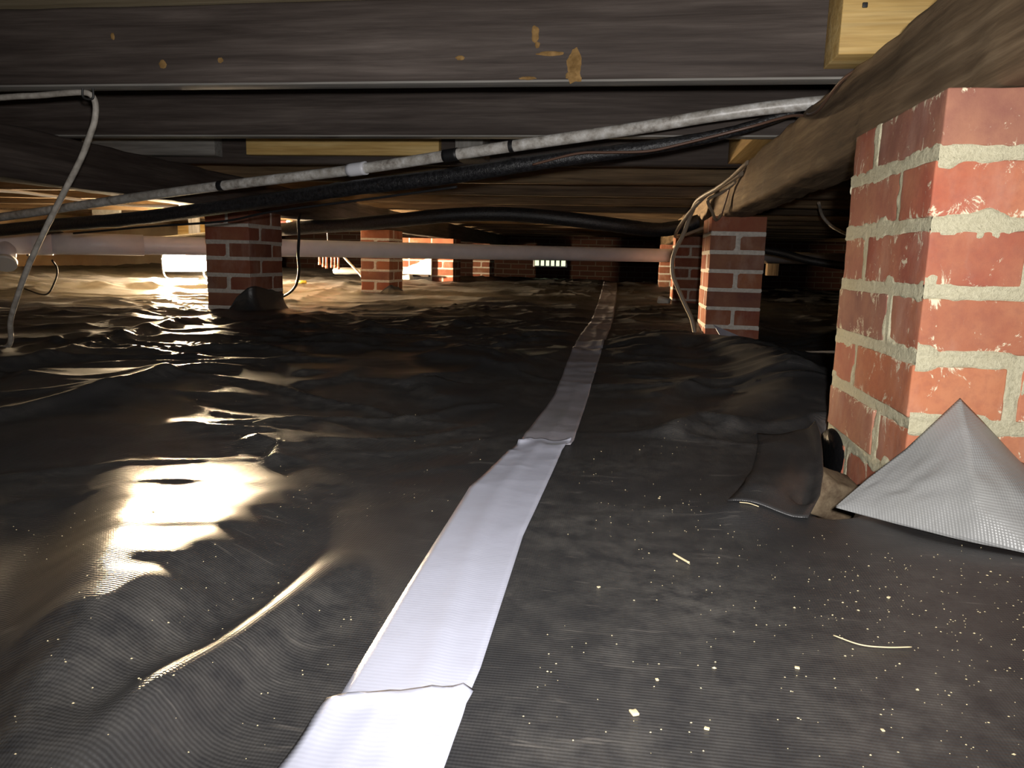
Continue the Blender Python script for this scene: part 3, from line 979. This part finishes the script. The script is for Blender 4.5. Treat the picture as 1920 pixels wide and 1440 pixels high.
# lit clutter behind the lamp
tt('pine_beam', -4.55, -3.80, 7.2, 7.29, PT, .53, 'pine', 'short fresh pine beam on the pier behind the work light', 'beam')
tt('pale_board', -3.88, -3.78, 6.305, 6.33, .40, .70, 'paleboard', 'pale upright board beside the work light', 'board')
tt('white_board', -4.60, -4.34, 6.02, 6.05, .52, .70, 'foamboard', 'pale board hung under the joists near the lit wall', 'board')

# ================================================================== seam tape
TL = [(-.16, .05), (-.151, .315), (-.150, .36), (-.154, .518), (-.159, .776), (-.141, .946), (-.136, .982), (-.127, 1.43), (-.142, 2.389), (-.142, 3.309), (-.19, 6.0), (-.23, 8.0)]
TR = [(-.085, .05), (-.080, .329), (-.077, .419), (-.082, .646), (-.073, .935), (-.062, 1.027), (-.061, 1.549), (-.054, 2.605), (-.050, 3.4), (-.07, 6.0), (-.10, 8.0)]
def strip(name, y0, y1, lift, m, label, wide=0, jag=0, n=160):
    yv = np.linspace(y0, y1, n)
    xl = np.interp(yv, [p[1] for p in TL], [p[0] for p in TL]) - wide
    xr = np.interp(yv, [p[1] for p in TR], [p[0] for p in TR]) + wide
    u = np.linspace(0, 1, 15)
    XX = xl[:, None] + (xr - xl)[:, None] * u[None, :]
    YY = np.repeat(yv[:, None], len(u), 1)
    skew = .035 if y1 < 2 else .0
    YY = YY - skew * (u[None, :] - .0) * sstep(.75, 1.0, (yv - y0) / (y1 - y0))[:, None] * (-1 if jag else 1) * .6
    ZZ = ground(XX, YY) + lift
    e = np.exp(-(y1 - YY) / .05) * jag
    ZZ = ZZ + e * ((1 - np.abs(2 * vn(XX * 40, YY * 26, 4) - 1)) ** 2 * .007)
    ZZ = ZZ + .0016 * np.exp(-((u[None, :] - .52 - .1 * np.sin(YY * 6)) / .10) ** 2)
    me = npmesh(name, np.stack([XX.ravel(), YY.ravel(), ZZ.ravel()], 1), gridquads(n, len(u), flip=True))
    o = link(name, me, m)
    sol = o.modifiers.new('thickness', 'SOLIDIFY')
    sol.thickness = .0006
    sol.offset = 0
    return tag(o, label, 'tape')
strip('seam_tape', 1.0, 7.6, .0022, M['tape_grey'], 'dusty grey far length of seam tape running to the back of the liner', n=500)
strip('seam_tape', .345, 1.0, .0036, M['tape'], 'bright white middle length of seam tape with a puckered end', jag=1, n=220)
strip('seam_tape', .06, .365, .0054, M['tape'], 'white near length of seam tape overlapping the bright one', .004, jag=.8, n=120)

def flat_patch(name, pts, lift, m, label, cat='tape'):
    v = [(x, y, (gz(x, y) if z is None else z) + lift) for x, y, z in pts]
    me = pymesh(name, v, [tuple(range(len(v)))])
    o = link(name, me, m)
    s = o.modifiers.new('thickness', 'SOLIDIFY')
    s.thickness = .0015
    return tag(o, label, cat)
flat_patch('tape_scrap', [(.325, 2.853, .03), (.345, 2.80, -.005), (.45, 2.79, -.02), (.40, 2.83, .0), (.36, 2.85, .015)], .004, M['tape'], 'pale scrap of seam tape stuck to the foot of the second pier')
yv = np.linspace(.5, 1.6, 40)
XX = np.repeat(yv[:, None], 5, 1)
YY = 2.50 + .01 * np.sin(XX * 5) + np.linspace(-.045, .045, 5)[None, :]
o = link('seam_tape', npmesh('seam_tape', np.stack([XX.ravel(), YY.ravel(), (ground(XX, YY) + .004).ravel()], 1), gridquads(40, 5)), M['tape'])
tag(o, 'pale cross strip of seam tape in the dark beyond the near pier', 'tape')

# ================================================================== silver sheet at the foot of the near pier
Bt = np.array([(.226, .791), (.248, .766), (.283, .730), (.318, .695), (.348, .668), (.41, .64), (.52, .61)])
Tp = np.array([(.2265, .792, .006), (.258, .801, .036), (.292, .804, .068), (.339, .806, .124), (.363, .805, .101), (.402, .8055, .062), (.52, .806, .020)])
nu, nv = 61, 33
tu = np.linspace(0, 1, nu)
kb = np.linspace(0, 1, 7)
Bx, By = [np.interp(tu, kb, Bt[:, k]) for k in (0, 1)]
Tx, Ty, Tz = [np.interp(tu, kb, Tp[:, k]) for k in (0, 1, 2)]
Bz = np.maximum(ground(Bx, By), 0)
Bz = np.convolve(np.pad(Bz, 12, mode='edge'), np.ones(25) / 25, 'valid') + .004
vv = np.linspace(0, 1, nv)[None, :]
bul = np.sin(vv * math.pi) * np.sin(tu * math.pi)[:, None]
XX = Bx[:, None] * (1 - vv) + Tx[:, None] * vv
lay = vv ** 1.25
YY = By[:, None] * (1 - lay) + Ty[:, None] * lay + (vn(tu[:, None] * 7, vv * 4, 3) - .5) * .010 * bul
ZZ = Bz[:, None] * (1 - vv) + Tz[:, None] * vv + .012 * bul * (1 - vv) + (vn(tu[:, None] * 11, vv * 9, 8) - .5) * .003 * bul
o = link('silver_sheet', npmesh('silver_sheet', np.stack([XX.ravel(), YY.ravel(), ZZ.ravel()], 1), gridquads(nu, nv)), M['silver'])
s = o.modifiers.new('thickness', 'SOLIDIFY')
s.thickness = .001
tag(o, 'silver-grey woven sheet flap leaning up the foot of the near brick pier', 'sheet')

# black patch on the side of the pier and the curled edge of the liner
V, Fc = [], []
for ring, (q, d) in enumerate(((1, 0), (.9, -.005), (.5, -.008))):
    for k in range(36):
        a = 2 * math.pi * k / 36
        w = .052 * math.cos(a) * q
        z = (.026 if math.sin(a) > 0 else .060) * math.sin(a) * q
        if math.sin(a) < 0:
            w *= 1 - .45 * abs(math.sin(a))
        V.append((RX - .0008 + d, 1.068 + w + .3 * min(z, 0), .004 + z))
V.append((RX - .009, 1.068, .004))
for r in range(2):
    for k in range(36):
        Fc.append((r * 36 + k, (r + 1) * 36 + k, (r + 1) * 36 + (k + 1) % 36, r * 36 + (k + 1) % 36))
for k in range(36):
    Fc.append((72 + (k + 1) % 36, 72 + k, 108))
pb = link('black_patch', pymesh('black_patch', V, Fc, True), M['lumpy'])
tag(pb, 'rounded black mastic patch on the side of the near brick pier', 'patch')
fp = [(.188, .745), (.212, .80), (.232, .87), (.250, .95), (.266, 1.03), (.276, 1.10)]
fz = [.004, .012, .018, .024, .030, .032]
V, n = [], 40
tt_ = np.linspace(0, 1, n)
fx = np.interp(tt_, np.linspace(0, 1, 6), [p[0] for p in fp])
fy = np.interp(tt_, np.linspace(0, 1, 6), [p[1] for p in fp])
fh = np.interp(tt_, np.linspace(0, 1, 6), fz)
wv = np.linspace(0, 1, 12)[None, :]
XX = fx[:, None] - .075 * (1 - wv)
YY = fy[:, None] + 0 * wv + .02 * (1 - wv)
ZZ = ground(XX, YY) * (1 - wv) + (fh[:, None]) * wv ** 2.2 + .002 - .002 * (1 - wv)
ZZ = np.maximum(np.where(wv > .55, np.maximum(ZZ, -.002), ZZ), ground(XX, YY) + .0015)
o = link('liner_flap', npmesh('liner_flap', np.stack([XX.ravel(), YY.ravel(), ZZ.ravel()], 1), gridquads(n, 12)), M['liner'])
s = o.modifiers.new('thickness', 'SOLIDIFY')
s.thickness = .0012
tag(o, 'curled cut edge of black liner beside the near brick pier', 'liner flap')
def collar(path, hts, label):
    """liner turned up against a pier along a path on the ground"""
    n = 30
    tt2 = np.linspace(0, 1, n)
    kk = np.linspace(0, 1, len(path))
    cx, cy, ch = [np.interp(tt2, kk, q) for q in ([p[0] for p in path], [p[1] for p in path], hts)]
    tx, ty = np.gradient(cx), np.gradient(cy)
    ln = np.hypot(tx, ty)
    nx, ny = ty / ln, -tx / ln
    w = np.linspace(0, 1, 12)[None, :]
    out = .05 * (1 - w) ** 1.6 + .004 + .012 * w ** 3
    X, Y = cx[:, None] + nx[:, None] * out, cy[:, None] + ny[:, None] * out
    Z = ground(X, Y) * (1 - w) + (w ** 1.3) * ch[:, None] - .004 * (1 - w) + gz(path[0][0], path[0][1]) * w
    Z = Z + (vn(X * 30, Y * 30, 2) - .5) * .012 * w
    o = link('liner_flap', npmesh('liner_flap', np.stack([X.ravel(), Y.ravel(), Z.ravel()], 1), gridquads(n, 12)), M['liner'])
    s = o.modifiers.new('thickness', 'SOLIDIFY')
    s.thickness = .0015
    return tag(o, label, 'liner flap')
xr = LX + BL
collar([(xr - .10, 2.932), (xr - .05, 2.932), (xr + .003, 2.935), (xr + .003, 3.05), (xr + .003, 3.2)], [.0, .06, .10, .09, .06], 'black liner flap turned up round the corner of the shadowed pier')
collar([(xr - .06, 4.787), (xr - .02, 4.787), (xr + .003, 4.79), (xr + .003, 4.95), (xr + .003, 5.05)], [.0, .03, .05, .03, .0], 'black liner flap at the corner of the dull red pier crossed by the drain pipe')
bb = link('brick_bat', rbox('brick_bat', .07, .05, .05, .008, .012, .004, 4, 30), M['dirt'])
bb.location = (.255, .93, -.022)
bb.rotation_euler = (.3, .35, .5)
tag(bb, 'broken lump of brick in the gap beside the near pier', 'brick')

# ================================================================== far debris
def shard(name, pts, y, th, m, label, cat):
    v = [(x, y, z) for x, z in pts] + [(x, y + th, z) for x, z in pts]
    n = len(pts)
    f = [tuple(range(n)), tuple(reversed(range(n, 2 * n)))] + [(i, i + n, (i + 1) % n + n, (i + 1) % n) for i in range(n)]
    return tag(link(name, pymesh(name, v, f), m), label, cat)
zf = gz(-1.85, 6.5)
shard('foam_board', [(-2.02, zf + .02), (-2.0, .13), (-1.97, .16), (-1.94, .17), (-1.90, .19), (-1.86, .20), (-1.80, .235), (-1.725, .26), (-1.725, zf)], 6.575, .03, M['foamboard'], 'torn white foam board leaning on the wide lit pier', 'board')
tt('dark_board', -2.05, -1.73, 6.50, 6.565, .085, .105, 'joist', 'dark board lying across the torn foam board', 'board')
def rock(name, x, y, s, m, label, cat, seed, dz=0):
    o = link(name, rbox(name, s * 1.3, s, s * .7, s * .22, s * .3, s * .12, seed, 1.6 / s), m)
    o.location = (x, y, gz(x, y) + s * .28 + dz)
    o.rotation_euler = (.1, .2, seed)
    return tag(o, label, cat)
rock('white_rubble', -1.92, 6.46, .08, M['stone'], 'lump of white rubble before the torn foam board', 'rubble', 3)
rock('white_rubble', .235, 4.80, .06, M['stone'], 'white stone at the foot of the third pier under the weathered girder', 'rubble', 6)

# straw, chips and dust on the near liner
def px_chip(x, y, s, seed, label):
    s *= .6
    o = link('debris_chip', rbox('debris_chip', s * 1.25, s, s * .4, s * .18, s * .4, s * .1, seed, 1.5 / s), M['chip'])
    o.location = (x, y, gz(x, y) + s * .18)
    o.rotation_euler = (0, 0, seed)
    return tag(o, label, 'debris')
px_chip(.016, .392, .0075, 2, 'largest pale chip of debris on the near liner right of the tape')
px_chip(.118, .46, .004, 3, 'small pale crumb lying on the near black liner')['group'] = 'pale crumbs on the near liner'
for q, (x, y, s) in enumerate([(.210, .578, .004), (.03, .43, .003), (.055, .385, .004), (-.01, .56, .0035), (.15, .40, .003), (-.44, .90, .006), (-.43, .895, .004)]):
    px_chip(x, y, s, q + 4, 'small pale crumb lying on the near black liner')['group'] = 'pale crumbs on the near liner'
def straw(pts, label, r=.0005):
    p3 = [(x, y, gz(x, y) + r + .0008) for x, y in pts]
    return tag(tube('straw', p3, r, M['chip'], None, seg=5, n=6), label, 'straw')
straw([(.152, .508), (.166, .497), (.182, .496), (.199, .499)], 'curved pale straw on the near liner')
straw([(.124, .758), (.133, .756), (.142, .752)], 'short straw near the gap beside the near pier')
straw([(.052, .64), (.060, .628), (.064, .622)], 'short thick straw on the near liner right of the tape', .0011)
straw([(-.52, .985), (-.505, 1.02)], 'straw on the dark liner left of the tape')

n = 2600
V, Fc = [], []
k = 0
while k < n:
    x, y = random.uniform(-.55, .75), random.uniform(.26, 1.15)
    d = vn(np.array([x * 6]), np.array([y * 6]), 12)[0]
    dens = (.15 + 1.2 * max(0, x + .02)) if x > -.05 else .12
    if (x > .10 and y > .72) or -.17 < x < -.045 or random.random() > dens * max(0, (d - .35) * 2.6) * (1.25 - y):
        k += 1 if random.random() < .02 else 0
        continue
    s = random.uniform(.00022, .00062) * (1.8 if random.random() < .06 else 1)
    z = gz(x, y) + .0002
    a = random.uniform(0, 6.28)
    b = len(V)
    for q in range(4):
        V.append((x + s * math.cos(a + q * 1.57) * (1 + .5 * (q % 2)), y + s * math.sin(a + q * 1.57), z))
    V.append((x, y, z + s * .8))
    for q in range(4):
        Fc.append((b + q, b + (q + 1) % 4, b + 4))
    k += 1
o = link('dust_specks', pymesh('dust_specks', V, Fc), M['chip'])
o['kind'] = 'stuff'
tag(o, 'fine pale dust specks scattered over the near black liner', 'dust')
